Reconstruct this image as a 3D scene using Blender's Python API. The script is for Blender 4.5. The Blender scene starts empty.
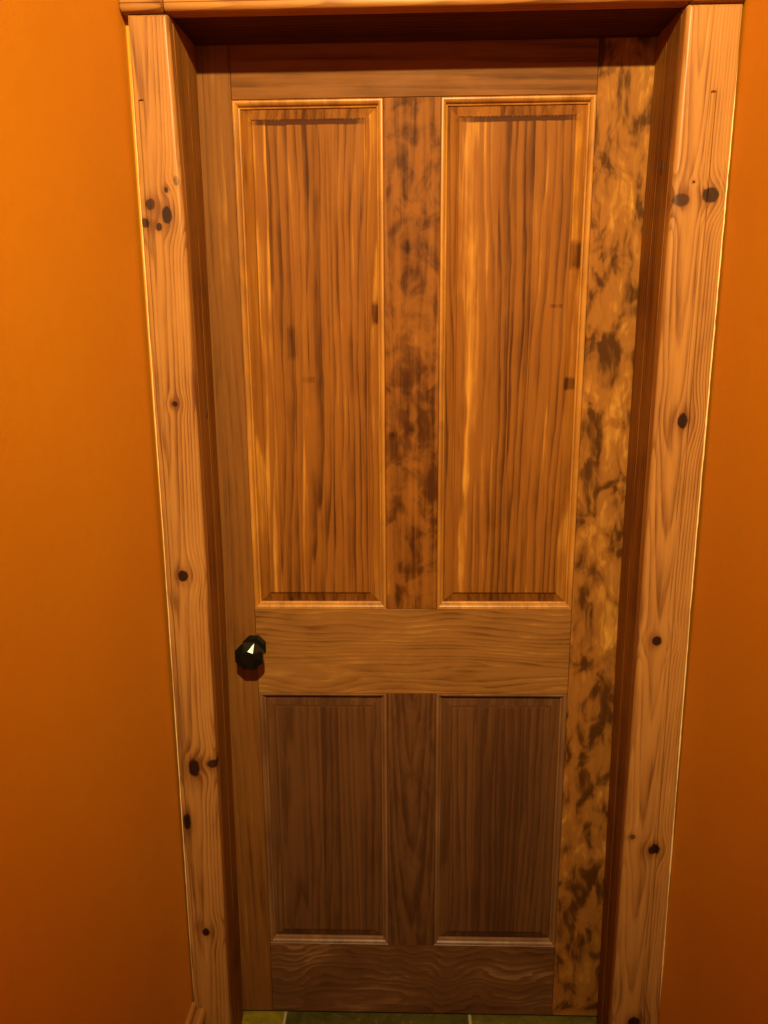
import bpy, bmesh, math, random
from mathutils import Vector, Matrix, noise as mnoise

S = bpy.context.scene
C = S.collection

# ------------------------------------------------------------------ camera
cam_d = bpy.data.cameras.new('camera')
cam = bpy.data.objects.new('camera', cam_d); C.objects.link(cam)
yaw, pitch, roll, foc = 0.0262, -0.2006, 0.0069, 700.0
cam.location = (-0.0363, -1.2825, 1.3921)
Rm = Matrix.Rotation(yaw, 3, 'Z') @ Matrix.Rotation(math.pi/2 + pitch, 3, 'X') @ Matrix.Rotation(-roll, 3, 'Z')
cam.rotation_euler = Rm.to_euler()
cam_d.sensor_fit = 'VERTICAL'; cam_d.sensor_height = 36.0
cam_d.lens = foc/1024*36.0
cam_d.clip_start = 0.02
S.camera = cam

# ------------------------------------------------------------------ light and exposure
S.view_settings.view_transform = 'Standard'
S.view_settings.look = 'None'
S.view_settings.gamma = 1
S.view_settings.use_curve_mapping = False
S.view_settings.exposure = 0.0
w = bpy.data.worlds.new('world'); S.world = w; w.use_nodes = True
w.node_tree.nodes['Background'].inputs[0].default_value = (1.0, 0.72, 0.5, 1)
w.node_tree.nodes['Background'].inputs[1].default_value = 0.02

def lamp(name, kind, loc, target, energy, color, **kw):
    d = bpy.data.lights.new(name, kind); d.energy = energy; d.color = color
    for k, v in kw.items(): setattr(d, k, v)
    o = bpy.data.objects.new(name, d); C.objects.link(o); o.location = loc
    o.rotation_euler = (Vector(target) - Vector(loc)).to_track_quat('-Z', 'Y').to_euler()
    return o
# ceiling spotlight behind the camera, lighting the upper half of the doorway
lamp('ceiling_spotlight', 'SPOT', (0.05, -1.95, 2.60), (0.0, -0.05, 1.71), 350, (1.0, 0.86, 0.42),
     spot_size=math.radians(79), spot_blend=1.0, shadow_soft_size=0.035)
# added dim cool fill lamp, no window there; greys the lower woodwork
lamp('cool_fill_light', 'AREA', (0.0, -3.0, 1.1), (0.0, 0.0, 0.6), 3.0, (0.80, 0.88, 1.0), shape='RECTANGLE', size=0.6, size_y=0.9)

# ------------------------------------------------------------------ node helpers
class X:
    """tiny expression wrapper around shader sockets"""
    nt = None
    def __init__(s, sock): s.s = sock
    @staticmethod
    def m(op, *a, clamp=False):
        n = X.nt.nodes.new('ShaderNodeMath'); n.operation = op; n.use_clamp = clamp
        for i, v in enumerate(a):
            if isinstance(v, X): X.nt.links.new(v.s, n.inputs[i])
            else: n.inputs[i].default_value = v
        return X(n.outputs[0])
    def __add__(s, o): return X.m('ADD', s, o)
    __radd__ = __add__
    def __sub__(s, o): return X.m('SUBTRACT', s, o)
    def __rsub__(s, o): return X.m('SUBTRACT', o, s)
    def __mul__(s, o): return X.m('MULTIPLY', s, o)
    __rmul__ = __mul__
    def __truediv__(s, o): return X.m('DIVIDE', s, o)
def sm(x, lo, hi):
    n = X.nt.nodes.new('ShaderNodeMapRange'); n.interpolation_type = 'SMOOTHSTEP'
    X.nt.links.new(x.s, n.inputs[0]); n.inputs[1].default_value = lo; n.inputs[2].default_value = hi
    return X(n.outputs[0])
def vec(a, b, c):
    n = X.nt.nodes.new('ShaderNodeCombineXYZ')
    for i, v in enumerate((a, b, c)):
        if isinstance(v, X): X.nt.links.new(v.s, n.inputs[i])
        else: n.inputs[i].default_value = v
    return n.outputs[0]
def noise(v, scale=1.0, detail=2.0, rough=0.5, dist=0.0):
    n = X.nt.nodes.new('ShaderNodeTexNoise')
    X.nt.links.new(v, n.inputs['Vector'])
    n.inputs['Scale'].default_value = scale; n.inputs['Detail'].default_value = detail
    n.inputs['Roughness'].default_value = rough; n.inputs['Distortion'].default_value = dist
    return X(n.outputs[0])
def mix(f, a, b):
    n = X.nt.nodes.new('ShaderNodeMix'); n.data_type = 'RGBA'
    if isinstance(f, X): X.nt.links.new(f.s, n.inputs[0])
    else: n.inputs[0].default_value = f
    for i, v in ((6, a), (7, b)):
        if hasattr(v, 'is_output'): X.nt.links.new(v, n.inputs[i])
        else: n.inputs[i].default_value = (*v, 1)
    return n.outputs[2]
def new_mat(name):
    m = bpy.data.materials.new(name); m.use_nodes = True
    X.nt = m.node_tree
    return m, m.node_tree.nodes['Principled BSDF']
def bump(b, h, strength, dist):
    n = X.nt.nodes.new('ShaderNodeBump'); X.nt.links.new(h.s, n.inputs['Height'])
    n.inputs['Strength'].default_value = strength; n.inputs['Distance'].default_value = dist
    X.nt.links.new(n.outputs[0], b.inputs['Normal'])
def coords(org):
    tc = X.nt.nodes.new('ShaderNodeTexCoord')
    sp = X.nt.nodes.new('ShaderNodeSeparateXYZ'); X.nt.links.new(tc.outputs['Object'], sp.inputs[0])
    return [X(sp.outputs[i]) + org[i] for i in range(3)]

DOOR = dict(light=(0.58, 0.235, 0.030), mid=(0.235, 0.073, 0.009), dark=(0.060, 0.015, 0.002))
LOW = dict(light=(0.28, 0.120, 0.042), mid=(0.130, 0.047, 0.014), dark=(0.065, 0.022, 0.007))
RAIL = dict(light=(0.50, 0.225, 0.052), mid=(0.25, 0.095, 0.019), dark=(0.075, 0.024, 0.005))
FIG = dict(light=(0.55, 0.230, 0.034), mid=(0.27, 0.092, 0.014), dark=(0.070, 0.021, 0.003))
STILE = dict(light=(0.42, 0.165, 0.030), mid=(0.20, 0.067, 0.012), dark=(0.055, 0.016, 0.003))
TRIM = dict(light=(0.64, 0.315, 0.085), mid=(0.40, 0.158, 0.034), dark=(0.16, 0.048, 0.010))

def wood(name, org=(0, 0, 0), along='z', cols=DOOR, a0=0.0, d0=0.06, l0=1.0, slope=0.03, freq=150, wob=0.5,
         ring=0.6, fib=0.35, blotch=0.35, quilt=0.0, qscale=(24, 13), knots=(), staves=None, tone=0.0,
         rough=0.55, coat=0.0, spec=0.06, streak=1.0, mid_amp=0.35, seed=0.0, marks=(), wave=(0.0, 4.0), curl=0.0, soft=False):
    """stained pine: growth rings round an off-board pith, fibres, stain blotches, knots, glued staves"""
    m, b = new_mat(name)
    x, y, z = coords(org)
    a, l = (x, z) if along == 'z' else (z, x)
    d = y
    tonev = None
    if staves:      # list of (start, tone, ring shift)
        r = X.nt.nodes.new('ShaderNodeValToRGB'); r.color_ramp.interpolation = 'CONSTANT'
        lo, hi = staves[0][0], staves[-1][0]
        rng = hi-lo
        mr = (a - lo)/rng
        X.nt.links.new(mr.s, r.inputs[0])
        els = r.color_ramp.elements
        els[0].position = 0.0
        for k in range(len(staves)-1):
            e = els[0] if k == 0 else (els[1] if k == 1 else els.new((staves[k][0]-lo)/rng))
            e.position = (staves[k][0]-lo)/rng
            e.color = (staves[k][1], staves[k][2], 0, 1)
        sp = X.nt.nodes.new('ShaderNodeSeparateColor'); X.nt.links.new(r.outputs[0], sp.inputs[0])
        tonev = X(sp.outputs[0]); shift = X(sp.outputs[1])
    aw = a + (noise(vec(a*6, d*4, l*1.6 + seed), 1, 2) - 0.5)*0.020*wob
    if wave[0]: aw = aw + (noise(vec(a*3, seed + 1, l*wave[1]), 1, 1) - 0.5)*wave[0]
    if curl: aw = aw + (noise(vec(a*35, seed, l*26), 1, 1) - 0.5)*curl
    kmask = None; halo = None
    for (ka, kl, ra, rl, k) in knots:
        da = a - ka; dl = l - kl
        e = (da/ra)*(da/ra) + (dl/rl)*(dl/rl)
        g = X.m('EXPONENT', e*(-0.10))
        aw = aw - da*g*0.85
        dist = (noise(vec(a*140, 3.0+seed, l*110), 1, 2) - 0.5)*0.9
        mk = (1.0 - sm(e + dist, 0.65, 1.25))*k
        ha = X.m('EXPONENT', e*(-0.28))*(0.45*k)
        kmask = mk if kmask is None else X.m('MAXIMUM', kmask, mk)
        halo = ha if halo is None else X.m('MAXIMUM', halo, ha)
    if tonev: aw = aw + shift*0.35
    if tonev: q = (aw - a0)*1.0
    else: q = aw - a0
    dd = d - d0 + (l - l0)*slope + ((shift - 0.5)*0.06 if tonev else 0.0)
    rr = X.m('SQRT', q*q + dd*dd + 1e-6)
    v = rr*freq + (noise(vec(a*22, d*10, l*2.2 + seed), 1, 3, 0.6) - 0.5)*2.6*wob + (noise(vec(a*5, d*3, l*0.9 + seed), 1, 1) - 0.5)*6.0*wob
    s = X.m('FRACT', v)
    t = X.m('POWER', s, 1.6)*(1.0 - sm(s, 0.80, 1.0))
    if soft: t = X.m('SINE', v*6.283)*0.35 + 0.35
    amp = noise(vec(a*16, d, l*3 + seed + 5), 1, 2)
    stk = noise(vec(aw*62, d*30, l*2.0 + seed + 9), 1, 3, 0.55, 0.5)
    fb = noise(vec(a*420, d*300, l*9 + seed), 1, 3, 0.65)
    fb2 = noise(vec(a*110, d*80, l*3.0 + seed), 1, 3, 0.6)
    bl = noise(vec(a*14, d*5, l*5.0 + seed*2), 1, 4, 0.6, 0.6)
    f = t*ring*(amp + 0.45) + (fb - 0.5)*fib + (fb2 - 0.5)*fib*1.6 + (stk - 0.5)*streak + (bl - 0.5)*blotch*2 + (0.50 + tone)
    if tonev: f = f + (tonev - 0.5)
    if quilt:
        qn = noise(vec(a*qscale[0], seed, l*qscale[1]), 1, 3, 0.55, 0.7)
        q2 = noise(vec(a*qscale[0]*1.7, seed + 4, l*qscale[1]*1.3), 1, 3, 0.55, 0.8)
        qr = X.m('ABSOLUTE', q2 - 0.5)
        f = f + (sm(qn, 0.38, 0.68) - 0.42)*quilt*0.75 + (0.07 - sm(qr, 0.0, 0.20)*0.14)*quilt
    for (ma, ml, ra, rl, k) in marks:     # stain marks and short planed patches with their own shape
        da = X.m('ABSOLUTE', a - ma); dl = X.m('ABSOLUTE', l - ml)
        mk = (1.0 - sm(da + (bl-0.5)*0.004, ra*0.7, ra*1.15))*(1.0 - sm(dl + (bl-0.5)*0.006, rl*0.6, rl*1.2))
        f = f + mk*k
    if halo: f = f + halo
    md_ = noise(vec(a*34, seed + 2, l*7), 1, 2, 0.5, 0.6)
    f = f + (md_ - 0.5)*mid_amp
    c1 = mix(sm(f, -0.05, 0.50), cols['light'], cols['mid'])
    c = mix(sm(f, 0.48, 1.20), c1, cols['dark'])
    if kmask:
        kc = mix(fb2, (0.040, 0.012, 0.004), (0.012, 0.004, 0.002))
        c = mix(kmask, c, kc)
    X.nt.links.new(c, b.inputs['Base Color'])
    rv = (fb - 0.5)*0.12 + (bl - 0.5)*0.25 + rough
    X.nt.links.new(rv.s, b.inputs['Roughness'])
    b.inputs['Coat Weight'].default_value = coat
    b.inputs['Specular IOR Level'].default_value = spec
    b.inputs['Coat Roughness'].default_value = 0.28
    h = fb*0.4 + t*0.4 + bl*0.6
    bump(b, h, 0.35, 0.0006)
    return m

# ------------------------------------------------------------------ mesh helpers
def link(name, bm, mat, parent=None, org=(0, 0, 0), kind=None, label=None, cat=None, smooth=False, group=None):
    """bm holds world coordinates; org is the world place of the object's origin"""
    bmesh.ops.recalc_face_normals(bm, faces=bm.faces)
    bmesh.ops.translate(bm, verts=bm.verts, vec=-Vector(org))
    me = bpy.data.meshes.new(name); bm.to_mesh(me); bm.free()
    for mm in (mat if isinstance(mat, (list, tuple)) else [mat]): me.materials.append(mm)
    if smooth:
        for p in me.polygons: p.use_smooth = True
    o = bpy.data.objects.new(name, me); C.objects.link(o)
    if parent:
        o.parent = parent; pw = Vector(parent['_w'])
        o.location = Vector(org) - pw
    else: o.location = org
    o['_w'] = tuple(org)
    if kind: o['kind'] = kind
    if label: o['label'] = label
    if cat: o['category'] = cat
    if group: o['group'] = group
    return o
def box(bm, x0, x1, y0, y1, z0, z1, bev=0.0, seg=2, mi=0):
    r = bmesh.ops.create_cube(bm, size=1)
    vs = r['verts']
    for v in vs:
        v.co = Vector((x0 + (v.co.x+.5)*(x1-x0), y0 + (v.co.y+.5)*(y1-y0), z0 + (v.co.z+.5)*(z1-z0)))
    fs = list({f for v in vs for f in v.link_faces})
    for f in fs: f.material_index = mi
    if bev:
        es = list({e for v in vs for e in v.link_edges})
        bmesh.ops.bevel(bm, geom=es, offset=bev, segments=seg, affect='EDGES', profile=0.6)
    return bm
def bx(*a, **k): return box(bmesh.new(), *a, **k)
def loft(bm, rings, cap=True, closed=True):
    """rings of equal length, joined in order"""
    vr = [[bm.verts.new(p) for p in r] for r in rings]
    n = len(vr[0])
    for i in range(len(vr)-1):
        for j in range(n if closed else n-1):
            k = (j+1) % n
            bm.faces.new((vr[i][j], vr[i][k], vr[i+1][k], vr[i+1][j]))
    if cap:
        bm.faces.new(vr[0]); bm.faces.new(list(reversed(vr[-1])))
    return bm

# ------------------------------------------------------------------ measured layout (metres)
D = 0.1162                     # depth of the reveal in front of the door
XL, XR = -0.381, 0.381         # faces of the jambs
WL, WR = -0.4572, 0.4685       # side walls of the narrow hall
ZH = 1.9195                    # underside of the head
YW = -D + 0.021                # face of the front wall
BACK, ZC = -3.1, 2.66

# ------------------------------------------------------------------ wall paint, ceiling, floor
def paint(name, c1, c2):
    m, b = new_mat(name)
    x, y, z = coords((0, 0, 0))
    v = vec(x, y, z)
    n1 = noise(v, 1.6, 3, 0.5, 0.4); n2 = noise(v, 260, 2, 0.6); n3 = noise(v, 38, 3, 0.6)
    c = mix(sm(n1, 0.3, 0.7), c1, c2)
    c = mix(sm(n3, 0.35, 0.75)*0.18, c, tuple(k*0.82 for k in c1))
    sp = noise(vec(x*240, y*240, z*240), 1, 1)
    c = mix(sm(sp, 0.80, 0.86)*0.5, c, (0.85, 0.42, 0.12))
    X.nt.links.new(c, b.inputs['Base Color'])
    b.inputs['Roughness'].default_value = 0.62
    b.inputs['Specular IOR Level'].default_value = 0.35
    bump(b, n2*0.5 + n3*1.0, 0.30, 0.0012)
    return m
M_wall = paint('orange_wall_paint', (0.72, 0.262, 0.0030), (0.65, 0.230, 0.0030))
M_wall_r = M_wall
M_ceil = paint('ceiling_paint', (0.30, 0.23, 0.15), (0.28, 0.21, 0.14))

def wall(name, bm, label, org):
    return link(name, bm, M_wall, None, org, 'structure', label, 'wall')
wall('wall_left', bx(WL-0.1, WL, BACK-0.1, YW+0.12, 0, ZC), 'orange painted side wall of the hall, left of the door', (WL-0.05, -1.5, 0))
wall('wall_right', bx(WR, WR+0.1, BACK-0.1, YW+0.12, 0, ZC), 'orange painted side wall of the hall, right of the door', (WR+0.05, -1.5, 0))
bm = bmesh.new()
box(bm, WL, XL-0.032, YW, YW+0.12, 0, ZC); box(bm, XR+0.032, WR, YW, YW+0.12, 0, ZC); box(bm, XL-0.032, XR+0.032, YW, YW+0.12, ZH+0.034, ZC)
wall('wall_front', bm, 'orange painted end wall around the door frame', (0, YW+0.06, 0))
wall('wall_back', bx(WL, WR, BACK-0.1, BACK, 0, ZC), 'orange painted wall at the far end of the hall', (0, BACK-0.05, 0))
link('ceiling', bx(WL-0.1, WR+0.1, BACK-0.1, YW+0.12, ZC, ZC+0.08), M_ceil, None, (0, -1.5, ZC), 'structure', 'plain pale ceiling of the narrow hall', 'ceiling')

def tile_mat(name, c1, c2, c3, seed):
    m, b = new_mat(name)
    x, y, z = coords((0, 0, 0)); v = vec(x + seed, y, z)
    n1 = noise(v, 22, 5, 0.62, 0.8); n2 = noise(v, 70, 3, 0.6)
    c = mix(sm(n1, 0.35, 0.65), c1, c2); c = mix(sm(n2, 0.55, 0.75), c, c3)
    X.nt.links.new(c, b.inputs['Base Color']); b.inputs['Roughness'].default_value = 0.4
    bump(b, n1 + n2*0.4, 0.5, 0.002)
    return m
T = [tile_mat('yellow_green_slate', (0.34, 0.23, 0.018), (0.22, 0.15, 0.012), (0.42, 0.30, 0.04), 0),
     tile_mat('dark_green_slate', (0.060, 0.048, 0.010), (0.10, 0.075, 0.014), (0.20, 0.13, 0.03), 3),
     tile_mat('olive_slate', (0.15, 0.11, 0.016), (0.09, 0.070, 0.012), (0.22, 0.15, 0.03), 7)]
mg, b = new_mat('pale_grout'); b.inputs['Base Color'].default_value = (0.46, 0.38, 0.24, 1); b.inputs['Roughness'].default_value = 0.9
bm = bx(WL-0.1, WR+0.1, BACK-0.1, 0.5, -0.10, -0.003, mi=3)
rnd = random.Random(4)
xs = [WL-0.1, -0.2957-0.405, -0.2957, 0.1105, 0.516]
xs = [-0.56, -0.2957, 0.1105, 0.516, 0.60]
yk = 0.46; row = 0
while yk > BACK:
    y0 = yk - 0.40
    for i in range(len(xs)-1):
        x0, x1 = max(xs[i], WL-0.1)+0.0025, min(xs[i+1], WR+0.1)-0.0025
        if x1 - x0 < 0.02: continue
        box(bm, x0, x1, y0+0.0025, yk-0.0025, -0.02, 0.0, bev=0.002, mi=[0, 1, 2, 2][i] if row == 0 or row == 1 else rnd.choice((0, 1, 2)))
    yk = y0; row += 1
link('floor', bm, T + [mg], None, (0, -1.3, 0), 'structure', 'green and yellow slate tile floor with pale grout, seen under the door', 'floor')

# ------------------------------------------------------------------ door frame: jambs, head, stops
def lin(tab, z):
    tab = sorted(tab)
    if z <= tab[0][0]: return tab[0][1]
    for (p, q), (r, t) in zip(tab, tab[1:]):
        if z <= r: return q + (t-q)*(z-p)/(r-p)
    return tab[-1][1]
def jamb(name, front, back, sgn, label, seed, knots, tone):
    """lining board with its stop strip, a little out of plumb; front/back = tables (z, x) of the visible face"""
    xf = lin(back, 1.0)
    org = (xf + sgn*0.015, -D/2, 0)
    m = wood(name+'_wood', org, 'z', JAMB, a0=xf - sgn*0.02, d0=-0.30, l0=0.4, slope=0.02, freq=120, knots=(), seed=seed, blotch=0.4, ring=0.5, tone=tone, wob=0.7)
    def face(z, y):
        t = (y + D)/D
        return lin(front, z)*(1-t) + lin(back, z)*t
    def strip(y0, y1, proud, body):
        bm = bmesh.new(); rings = []
        for k in range(25):
            z = 0.0005 + (ZH - 0.001)*k/24
            xo = xf + sgn*body
            a, b_ = face(z, y0) - sgn*proud, face(z, y1) - sgn*proud
            rings.append([Vector(p) for p in ((xo, y0, z), (a + sgn*0.0012, y0, z), (a, y0 + 0.0012, z), (b_, y1 - 0.0012, z), (b_ + sgn*0.0012, y1, z), (xo, y1, z))])
        return loft(bm, rings)
    o = link(name, strip(YW+0.0002, -0.0016, 0, 0.030), m, None, org, 'structure', label, 'door jamb')
    link('door_stop', strip(-0.046, -0.0014, 0.0005, 0.012), m, o, org)
    bm = bmesh.new()
    for (ky, kz, rr) in knots:           # small dark knots on the lining face
        bmesh.ops.create_uvsphere(bm, u_segments=16, v_segments=8, radius=1)
    if knots:
        bm.free(); bm = bmesh.new()
        for (ky, kz, ry, rz) in [(k[0], k[1], k[2], k[2]*1.7) for k in knots]:
            r = bmesh.ops.create_uvsphere(bm, u_segments=20, v_segments=10, radius=1)
            for v in r['verts']: v.co = Vector((face(kz, ky) + v.co.x*0.0009, ky + v.co.y*ry, kz + v.co.z*rz))
        link('knot', bm, M_knot, o, org, smooth=True)
    return o
JAMB = dict(light=(0.36, 0.146, 0.026), mid=(0.25, 0.092, 0.014), dark=(0.10, 0.030, 0.006))
m, b = new_mat('knot_wood'); M_knot = m
x, y, z = coords((0, 0, 0)); n = noise(vec(x, y, z), 300, 3)
X.nt.links.new(mix(n, (0.07, 0.022, 0.006), (0.02, 0.007, 0.003)), b.inputs['Base Color']); b.inputs['Roughness'].default_value = 0.5
jamb('trim_1', [(1.9, -.3862), (1.6, -.3790), (1.07, -.3780), (.16, -.3840)], [(1.88, -.3775), (1.04, -.3779), (0.01, -.388)], -1, 'left door jamb lining, brown stained pine, inside the frame', 2.0, [(-0.0552, 1.3164, 0.004)], 0.0)
jamb('trim_2', [(1.9, .3855), (1.57, .3800), (1.07, .3780), (.16, .3762)], [(1.88, .380), (1.57, .3755), (.96, .3762), (.01, .3855)], 1, 'right door jamb lining, brown stained pine, inside the frame', 5.0, [(-0.0632, 1.7057, 0.007)], 0.02)
org = (0, -D/2, ZH+0.015)
m = wood('head_lining_shade_wood', org, 'x', dict(light=(0.13, 0.045, 0.010), mid=(0.09, 0.028, 0.006), dark=(0.04, 0.012, 0.003)), coat=0.0, rough=0.7, a0=ZH-0.1, d0=-0.3, l0=0, slope=0.02, freq=120, seed=9, tone=0.05)  # soffit shade put into the wood colour, darker than the jambs
hl = link('trim_3', bx(XL-0.004, XR+0.004, YW+0.0002, -0.0016, ZH, ZH+0.03, bev=0.0008), m, None, org, 'structure', 'head lining board across the top of the door recess, its wood darkened for shade', 'door jamb')


# ------------------------------------------------------------------ architrave legs with a routed flute
def interp(tab, z):
    tab = sorted(tab)
    if z <= tab[0][0]: return tab[0][1]
    for (a, p), (b_, q) in zip(tab, tab[1:]):
        if z <= b_: return p + (q-p)*(z-a)/(b_-a)
    return tab[-1][1]
def leg(name, outer, inner, sgn, fl_off, fl_w, fl_top, ztop, knots, label, seed, **kw):
    """sgn: direction from inner (door) edge to outer (wall) edge"""
    yf, yb = -D, YW - 0.0005
    zs = sorted(set([0.0005, ztop-0.003, ztop] + [round(0.02*i, 4) for i in range(1, int(ztop/0.02)+1) if 0.02*i < ztop-0.004] +
                    [fl_top + k for k in (-0.02, -0.008, -0.003, -0.001, 0.0, 0.001)]))
    rings = []
    for z in zs:
        wo = (mnoise.noise(Vector((seed, 0, z*16))) + 0.5*mnoise.noise(Vector((seed, 3, z*60))))*0.0007
        xo, xi = interp(outer, z) + wo, interp(inner, z)
        ch = 0.002 if z >= ztop-0.0001 else 0.0
        dep = 0.0034*max(0.0, min(1.0, (fl_top + 0.0005 - z)/0.0016))
        P = []
        P.append((xo, yb)); P.append((xo, yf+0.0015)); P.append((xo - sgn*0.0006, yf+0.0004)); P.append((xo - sgn*0.0020, yf))
        fx = xo - sgn*fl_off
        for t, dd in ((-1.0, 0), (-0.86, 0.7), (-0.6, 1), (0, 1), (0.6, 1), (0.86, 0.7), (1.0, 0)):
            P.append((fx - sgn*fl_w/2*t, yf + dd*dep))
        R_ = 0.008
        n = 7
        for k in range(n+1):
            an = math.pi/2*k/n
            P.append((xi + sgn*(R_ - R_*math.sin(an)), yf + R_*0.9 - R_*0.9*math.cos(an)))
        P.append((xi, yb))
        rings.append([Vector((px, max(py, yf + ch) if py < yb else py, z)) for px, py in P])
    bm = bmesh.new(); loft(bm, rings)
    org = ((interp(outer, 1)+interp(inner, 1))/2, -D, 0)
    m = wood(name+'_wood', org, 'z', TRIM, knots=knots, seed=seed, **kw)
    o = link(name, bm, m, None, org, 'structure', label, 'door trim')
    # sealant bead squeezed between the board and the wall
    bm = bmesh.new(); rings = []
    nz = 150
    for i in range(nz+1):
        z = 0.15 + (1.85-0.15)*i/nz
        xo = interp(outer, z)
        k = min(1, (1.85-z)/0.12, (z-0.15)/0.1)
        r = (0.0011 + 0.0007*mnoise.noise(Vector((seed+5, 0, z*9))) + 0.0006*mnoise.noise(Vector((seed, 1, z*70))))*max(k, 0.05)*kw_bead[sgn]
        wo = 0.0007*mnoise.noise(Vector((seed, 7, z*30)))
        cxx = xo + sgn*0.0004 + wo
        rings.append([Vector((cxx + r*math.cos(a)*1.0, -D + 0.0012 + r*math.sin(a)*1.3, z)) for a in [2*math.pi*j/8 for j in range(8)]])
    loft(bm, rings)
    link('sealant_bead', bm, M_bead, o, org, smooth=True, label='pale uneven sealant line along the wall edge')
    return o
kw_bead = {-1: 0.75, 1: 1.1}
m, b = new_mat('pale_sealant'); M_bead = m
b.inputs['Base Color'].default_value = (0.86, 0.55, 0.22, 1); b.inputs['Roughness'].default_value = 0.45
KL = [(-0.406, 1.6335, 0.0079, 0.0134, .95), (-0.4318, 1.65, 0.0079, 0.0088, .8), (-0.4419, 1.622, 0.0064, 0.0074, .85), (-0.42, 1.6158, 0.0050, 0.0060, .9),
      (-0.405, 1.6703, 0.0031, 0.0044, .9), (-0.3884, 1.6832, 0.0047, 0.0073, .45), (-0.413, 1.3386, 0.0048, 0.0049, .95), (-0.4187, 1.0415, 0.0088, 0.0100, 1),
      (-0.4221, 0.6718, 0.0103, 0.0184, 1), (-0.3862, 0.6803, 0.0112, 0.0082, .9), (-0.4422, 0.5595, 0.0070, 0.0165, 1), (-0.4201, 0.319, 0.0076, 0.0091, 1)]
KR = [(0.4404, 1.6524, 0.0128, 0.0115, .9), (0.3958, 1.6458, 0.0130, 0.0095, .75), (0.413, 1.6714, 0.0023, 0.0021, .9), (0.4246, 1.3063, 0.0090, 0.0131, 1),
      (0.4092, 0.9238, 0.0085, 0.0088, 1), (0.4327, 0.5104, 0.0108, 0.0104, 1), (0.3922, 0.5373, 0.0052, 0.0050, .7), (0.4203, 0.1257, 0.0117, 0.0119, 1)]
leg('trim_4', [(1.95, -0.446), (1.59, -0.447), (1.07, -0.4484), (0.16, -0.4534)], [(1.95, -0.3862), (1.6, -0.3790), (1.07, -0.3780), (0.16, -0.3840)], -1,
    0.0115, 0.0082, 1.7995, 1.9155, KL, 'left upright of the knotty pine door architrave with a thin flute', 1.3,
    a0=-0.432, d0=-0.075, l0=1.15, slope=0.014, freq=260, ring=0.55, streak=0.7, fib=0.40, blotch=0.34, tone=0.0, spec=0.14, rough=0.42, coat=0.12)
leg('trim_5', [(1.95, 0.465), (1.57, 0.4628), (1.07, 0.4616), (0.16, 0.4674)], [(1.95, 0.3855), (1.57, 0.3800), (1.07, 0.3780), (0.16, 0.3762)], 1,
    0.0315, 0.0092, 1.7982, 1.9145, KR, 'right upright of the knotty pine door architrave, the wider of the two', 6.1,
    a0=0.409, d0=-0.085, l0=1.45, slope=0.020, freq=260, ring=0.55, streak=0.7, fib=0.40, blotch=0.34, tone=0.0, spec=0.14, rough=0.42, coat=0.12)

def head_profile(z0, yf, h=0.095):
    """bullnosed lower edge with a scratch line above it, (y, z) pairs"""
    P = [(YW-0.0005, z0)]
    R_ = 0.0065
    for k in range(7):
        an = math.pi/2*k/6
        P.append((yf + R_ - R_*math.sin(an), z0 + R_ - R_*math.cos(an)))
    P += [(yf, z0+0.0098), (yf+0.0012, z0+0.0106), (yf, z0+0.0114), (yf, z0+h-0.003), (yf+0.003, z0+h), (YW-0.0005, z0+h)]
    return P
def head(name, x0, x1, z0a, z0b, yf, label, seed, tone, end=0.003, cat='door trim'):
    bm = bmesh.new(); rings = []
    for x, e in ((x0, end), (x0+end*0.4, end*0.35), (x0+end, 0), (x1-end, 0), (x1-end*0.4, end*0.35), (x1, end)):
        z0 = z0a + (z0b-z0a)*(x-x0)/(x1-x0)
        rings.append([Vector((x, min(py+e, YW-0.0005), pz + (e if pz < z0+0.004 else 0))) for py, pz in head_profile(z0, yf)])
    loft(bm, rings)
    org = ((x0+x1)/2, yf, z0a)
    m = wood(name+'_wood', org, 'x', TRIM, a0=z0a+0.05, d0=0.1, l0=0.3, slope=0.04, freq=150, seed=seed, tone=tone, ring=.5, blotch=.35, rough=0.42, coat=0.15)
    return link(name, bm, m, None, org, 'structure', label, cat)
head('trim_6', -0.3905, 0.3885, ZH, ZH, -D-0.003, 'head board of the pine architrave with a rounded lower edge, across the door top', 11, 0.02, end=0.0015)
head('trim_7', WL+0.0006, -0.3915, 1.9182, 1.9182, -D-0.006, 'pine corner block above the left architrave upright', 13, 0.10)
head('trim_8', 0.3895, WR-0.0006, 1.9172, 1.9168, -D-0.006, 'pine corner block above the right architrave upright', 17, 0.12)

# ------------------------------------------------------------------ skirting of the left wall
bm = bmesh.new()
prof = [(0, 0), (0.024, 0), (0.024, 0.120), (0.0262, 0.128), (0.0258, 0.136), (0.0225, 0.142), (0.018, 0.144), (0.0135, 0.1425), (0.0105, 0.139), (0.0085, 0.139), (0.0078, 0.152), (0.0055, 0.156), (0.0025, 0.157), (0, 0.157)]
rings = [[Vector((WL + 0.0004 + px, yy, pz)) for px, pz in prof] for yy in (BACK+0.002, -D-0.0012)]
loft(bm, rings)
org = (WL+0.012, -1.5, 0)
m = wood('skirting_wood', org, 'z', TRIM, a0=-0.5, d0=0, seed=21, tone=-0.05, ring=0.1, streak=0.1, mid_amp=0.1, fib=0.1)
link('baseboard_left', bm, m, None, org, 'structure', 'stained pine skirting board along the left wall, ending at the architrave foot', 'baseboard')

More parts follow.
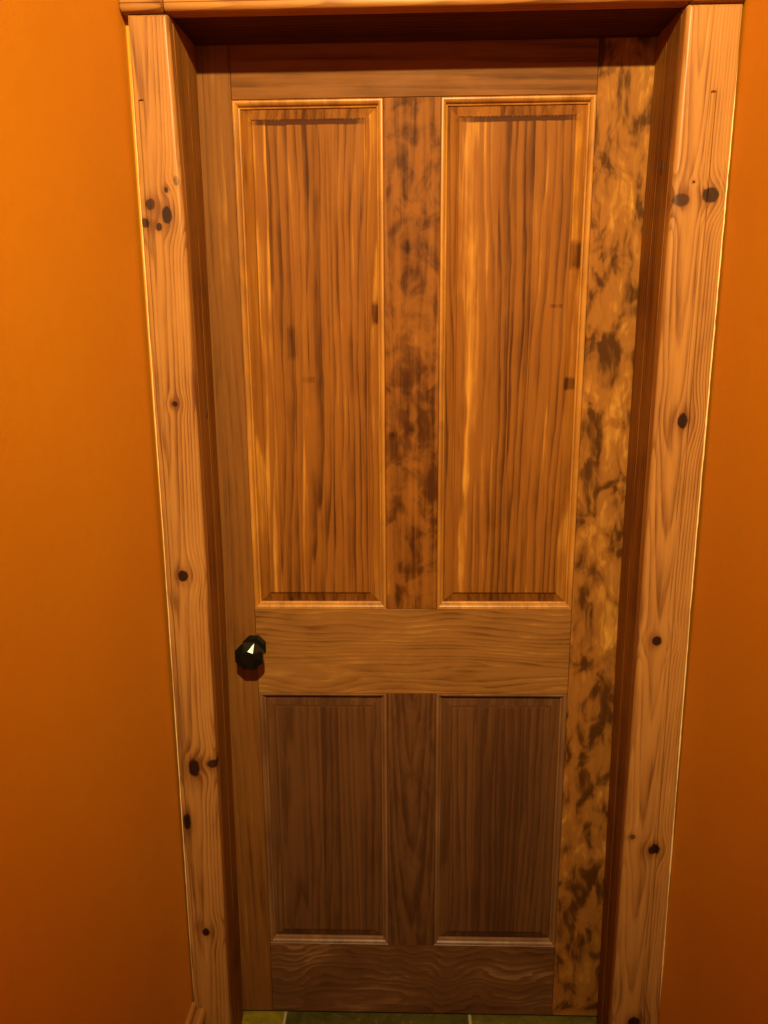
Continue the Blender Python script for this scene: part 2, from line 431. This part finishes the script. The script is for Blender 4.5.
# ------------------------------------------------------------------ the door
door = bpy.data.objects.new('door_1', None); C.objects.link(door)
door.location = (0, 0.02, 0.0134); door['_w'] = (0, 0.02, 0.0134)
door['kind'] = 'structure'; door['label'] = 'brown stained pine door with four raised panels and a black knob'; door['category'] = 'door'
BL, BR, CL, CR = -0.3213, 0.2879, -0.0666, 0.0301
ZB, Z3, Z2, Z1, ZT, ZTOP = 0.0134, 0.1862, 0.7653, 0.9408, 1.8377, 1.935
DL, DR = -0.410, 0.3900
TH = 0.040
def board(name, x0, x1, z0, z1, along, y0=0.0, label=None, **kw):
    org = ((x0+x1)/2, 0.0, (z0+z1)/2)
    m = wood(name+'_wood', org, along, **kw)
    g = 0.0003
    return link(name, bx(x0+g, x1-g, y0, TH, z0+g, z1-g, bev=0.0009), m, door, org, label=label)
# uprights
board('stile', DL, BL, ZB, ZTOP, 'z', a0=-0.30, d0=0.03, l0=0.9, slope=0.02, freq=90, ring=0.30, fib=0.35, blotch=0.35, tone=0.03, seed=31, wob=0.7, cols=STILE, streak=0.6)
board('stile', BR, DR, ZB, ZTOP, 'z', a0=0.34, d0=0.02, l0=1.2, slope=0.03, freq=70, ring=0.25, streak=0.5, fib=0.15, blotch=0.45, quilt=1.0, tone=0.12, cols=FIG, seed=37, curl=0.03,
      label='stile with dark curly figure')
board('mullion', CL, CR, Z1, ZT, 'z', 0.0004, a0=-0.03, d0=0.04, l0=1.5, slope=0.03, freq=70, ring=0.3, fib=0.25, blotch=0.5, quilt=0.45, qscale=(26, 20), tone=0.20, seed=41,
      knots=[(-0.0260, 1.600, 0.0030, 0.011, .7), (-0.0525, 1.2749, 0.0035, 0.0035, .7), (-0.02, 1.285, 0.006, 0.004, .35)])
board('mullion', CL, CR, Z3, Z2, 'z', 0.0004, a0=-0.02, d0=0.03, l0=0.5, slope=0.05, freq=110, ring=0.55, fib=0.25, blotch=0.4, quilt=0.35, qscale=(50, 16), tone=0.18, seed=43, cols=LOW)
# rails
board('rail', BL, BR, ZT, ZTOP, 'x', 0.0004, a0=1.95, d0=0.10, l0=0.0, slope=0.03, freq=80, ring=0.25, fib=0.25, blotch=0.35, tone=0.12, seed=47, cols=STILE, streak=0.5)  # top rail: tone raised to put the head's shade into the colour
board('rail', BL, BR, Z2, Z1, 'x', 0.0004, a0=0.815, d0=0.012, l0=-0.20, slope=0.060, freq=100, ring=0.45, fib=0.30, blotch=0.60, tone=-0.06, seed=53, streak=0.45, wob=1.3, wave=(0.03, 6.0), knots=[(0.806, -0.205, 0.010, 0.026, 0.0), (0.80, 0.11, 0.009, 0.03, 0.0)], cols=RAIL)
board('rail', BL, BR, ZB, Z3, 'x', 0.0004, a0=0.02, d0=0.03, l0=0.1, slope=0.10, freq=80, ring=0.55, fib=0.25, blotch=0.70, tone=-0.10, seed=59, cols=LOW, wob=1.2, streak=0.4, wave=(0.10, 9.0))

def ring_rect(x0, x1, z0, z1, u, y):
    return [Vector((x0+u, y, z0+u)), Vector((x1-u, y, z0+u)), Vector((x1-u, y, z1-u)), Vector((x0+u, y, z1-u))]
def make_panel(x0, x1, z0, z1, seed, staves, cols=DOOR, tone=0.0, marks=(), **kw):
    org = ((x0+x1)/2, 0.01, (z0+z1)/2)
    args = dict(a0=(x0+x1)/2 - 0.05, d0=0.10, l0=(z0+z1)/2, slope=0.03, freq=75, ring=0.50, fib=0.35, blotch=0.30, wob=0.9, streak=0.75)
    args.update(kw)
    m = wood('panel_wood', org, 'z', cols=cols, staves=[(a_, 0.5 + (b_-0.5)*1.4, c_) for a_, b_, c_ in staves], seed=seed, tone=tone, marks=marks, **args)
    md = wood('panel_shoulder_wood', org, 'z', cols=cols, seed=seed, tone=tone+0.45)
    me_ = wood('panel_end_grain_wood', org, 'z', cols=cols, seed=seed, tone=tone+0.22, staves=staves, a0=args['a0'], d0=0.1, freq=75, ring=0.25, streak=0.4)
    bm = bmesh.new()
    prof = [(0.006, 0.030), (0.006, 0.0130), (0.0105, 0.0128), (0.0285, 0.0080), (0.0300, 0.0076), (0.0312, 0.0056), (0.0330, 0.0052)]
    loft(bm, [ring_rect(x0, x1, z0, z1, u, y) for u, y in prof])
    bm.faces.ensure_lookup_table()
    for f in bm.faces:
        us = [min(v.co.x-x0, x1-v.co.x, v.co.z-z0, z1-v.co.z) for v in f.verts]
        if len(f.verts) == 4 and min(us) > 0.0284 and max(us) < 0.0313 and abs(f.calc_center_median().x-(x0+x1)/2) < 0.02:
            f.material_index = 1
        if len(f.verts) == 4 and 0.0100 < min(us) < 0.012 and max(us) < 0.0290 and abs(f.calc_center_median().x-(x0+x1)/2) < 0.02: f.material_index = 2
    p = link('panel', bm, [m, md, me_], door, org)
    # ovolo moulding, mitred at the corners, with quirks
    bm = bmesh.new()
    pr = [(0.0002, 0.030), (0.0002, 0.0010), (0.0012, 0.0022), (0.0020, 0.0012), (0.0040, 0.0012), (0.0060, 0.0024), (0.0078, 0.0044), (0.0088, 0.0064), (0.0090, 0.0084), (0.0102, 0.0088), (0.0116, 0.0098), (0.0120, 0.0120), (0.0120, 0.030)]
    loft(bm, [ring_rect(x0, x1, z0, z1, u, y) for u, y in pr], cap=False)
    mm = wood('moulding_wood', org, 'z', cols=cols, seed=seed+1, tone=-0.26, ring=0.04, fib=0.15, streak=0.15, mid_amp=0.15, blotch=0.35, rough=0.44, coat=0.10, spec=0.28)
    link('panel_moulding', bm, mm, p, org)
    return p
def st(x0, x1, items):
    out = [(x0-0.001, 0.5, 0.5)]
    for (x, t, s) in items: out.append((x, t, s))
    out[0] = (x0-0.001, items[0][1], items[0][2])
    out = [out[0]] + [(x, t, s) for x, t, s in items[1:]] + [(x1+0.001, 0.5, 0.5)]
    return out
make_panel(BL, CL, Z1, ZT, 61, st(BL, CL, [(0, .42, .1), (-.290, .35, .55), (-.268, .55, .30), (-.232, .44, .8), (-.205, .58, .15), (-.165, .46, .6), (-.135, .52, .35), (-.100, .42, .9)]),
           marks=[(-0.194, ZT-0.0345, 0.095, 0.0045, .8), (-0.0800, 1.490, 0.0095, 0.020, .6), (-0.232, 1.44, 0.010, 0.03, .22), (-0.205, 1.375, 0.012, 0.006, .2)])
make_panel(CR, BR, Z1, ZT, 67, st(CR, BR, [(0, .52, .7), (.058, .40, .2), (.100, .46, .5), (.130, .62, .85), (.155, .56, .4), (.190, .47, .05), (.228, .54, .6), (.256, .36, .3)]),
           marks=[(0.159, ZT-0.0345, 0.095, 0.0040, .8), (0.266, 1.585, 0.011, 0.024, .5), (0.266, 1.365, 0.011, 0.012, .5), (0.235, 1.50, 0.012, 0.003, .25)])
make_panel(BL, CL, Z3, Z2, 71, st(BL, CL, [(0, .40, .4), (-.285, .55, .1), (-.235, .50, .7), (-.200, .64, .3), (-.165, .48, .9), (-.120, .56, .2)]), cols=LOW, tone=0.06, streak=0.45)
make_panel(CR, BR, Z3, Z2, 73, st(CR, BR, [(0, .52, .2), (.060, .50, .6), (.110, .66, .1), (.150, .70, .8), (.200, .58, .4), (.245, .46, .9)]), cols=LOW, tone=0.10, streak=0.45)

# ------------------------------------------------------------------ knob: black faceted octagon on an octagonal rose
m, b = new_mat('black_glass'); M_k = m
b.inputs['Base Color'].default_value = (0.004, 0.005, 0.003, 1); b.inputs['Roughness'].default_value = 0.16
b.inputs['Specular IOR Level'].default_value = 0.4; b.inputs['Coat Weight'].default_value = 0.0
m, b = new_mat('black_iron'); M_r = m
b.inputs['Base Color'].default_value = (0.006, 0.006, 0.004, 1); b.inputs['Roughness'].default_value = 0.2
KX, KZ = -0.3250, 0.8640
def octo(bm, prof, n=8, ph=math.pi/8):
    loft(bm, [[Vector((KX + r*math.cos(ph + 2*math.pi*j/n), y, KZ + r*math.sin(ph + 2*math.pi*j/n))) for j in range(n)] for r, y in prof])
    return bm
korg = (KX, -0.001, KZ)
def knob_mesh():
    bm = bmesh.new()
    def ring(r, y, ph): return [Vector((KX + r*math.cos(ph + math.pi/4*j), y, KZ + r*math.sin(ph + math.pi/4*j))) for j in range(8)]
    p0 = math.pi/8
    octo(bm, [(0.012, -0.030), (0.0215, -0.0350), (0.0285, -0.0450), (0.0285, -0.0510)])
    bm.verts.ensure_lookup_table()
    last = [v for v in bm.verts if abs(v.co.y + 0.0510) < 1e-6]
    last.sort(key=lambda v: math.atan2(v.co.z-KZ, v.co.x-KX) % (2*math.pi))
    bmesh.ops.delete(bm, geom=[f for f in bm.faces if all(v in last for v in f.verts)], context='FACES_ONLY')
    tip = [bm.verts.new(p) for p in ring(0.0140, -0.0615, 0.0)]          # table edge, turned half a step: triangular facets
    for j in range(8):
        bm.faces.new((last[j], tip[j], tip[(j+1) % 8])); bm.faces.new((last[j], tip[(j+1) % 8], last[(j+1) % 8]))
    bm.faces.new(tip)
    return bm
knob = link('door_knob', knob_mesh(), M_k, door, korg, label='black faceted octagonal knob')
link('rose', octo(bmesh.new(), [(0.0245, 0.0003), (0.0245, -0.0040), (0.0205, -0.0085), (0.0120, -0.0100)]), M_r, knob, korg)
link('shank', octo(bmesh.new(), [(0.0105, -0.0098), (0.0090, -0.0160), (0.0090, -0.0260), (0.0118, -0.0302)], n=24, ph=0), M_r, knob, korg, smooth=True)

for o in bpy.data.objects:
    if '_w' in o: del o['_w']
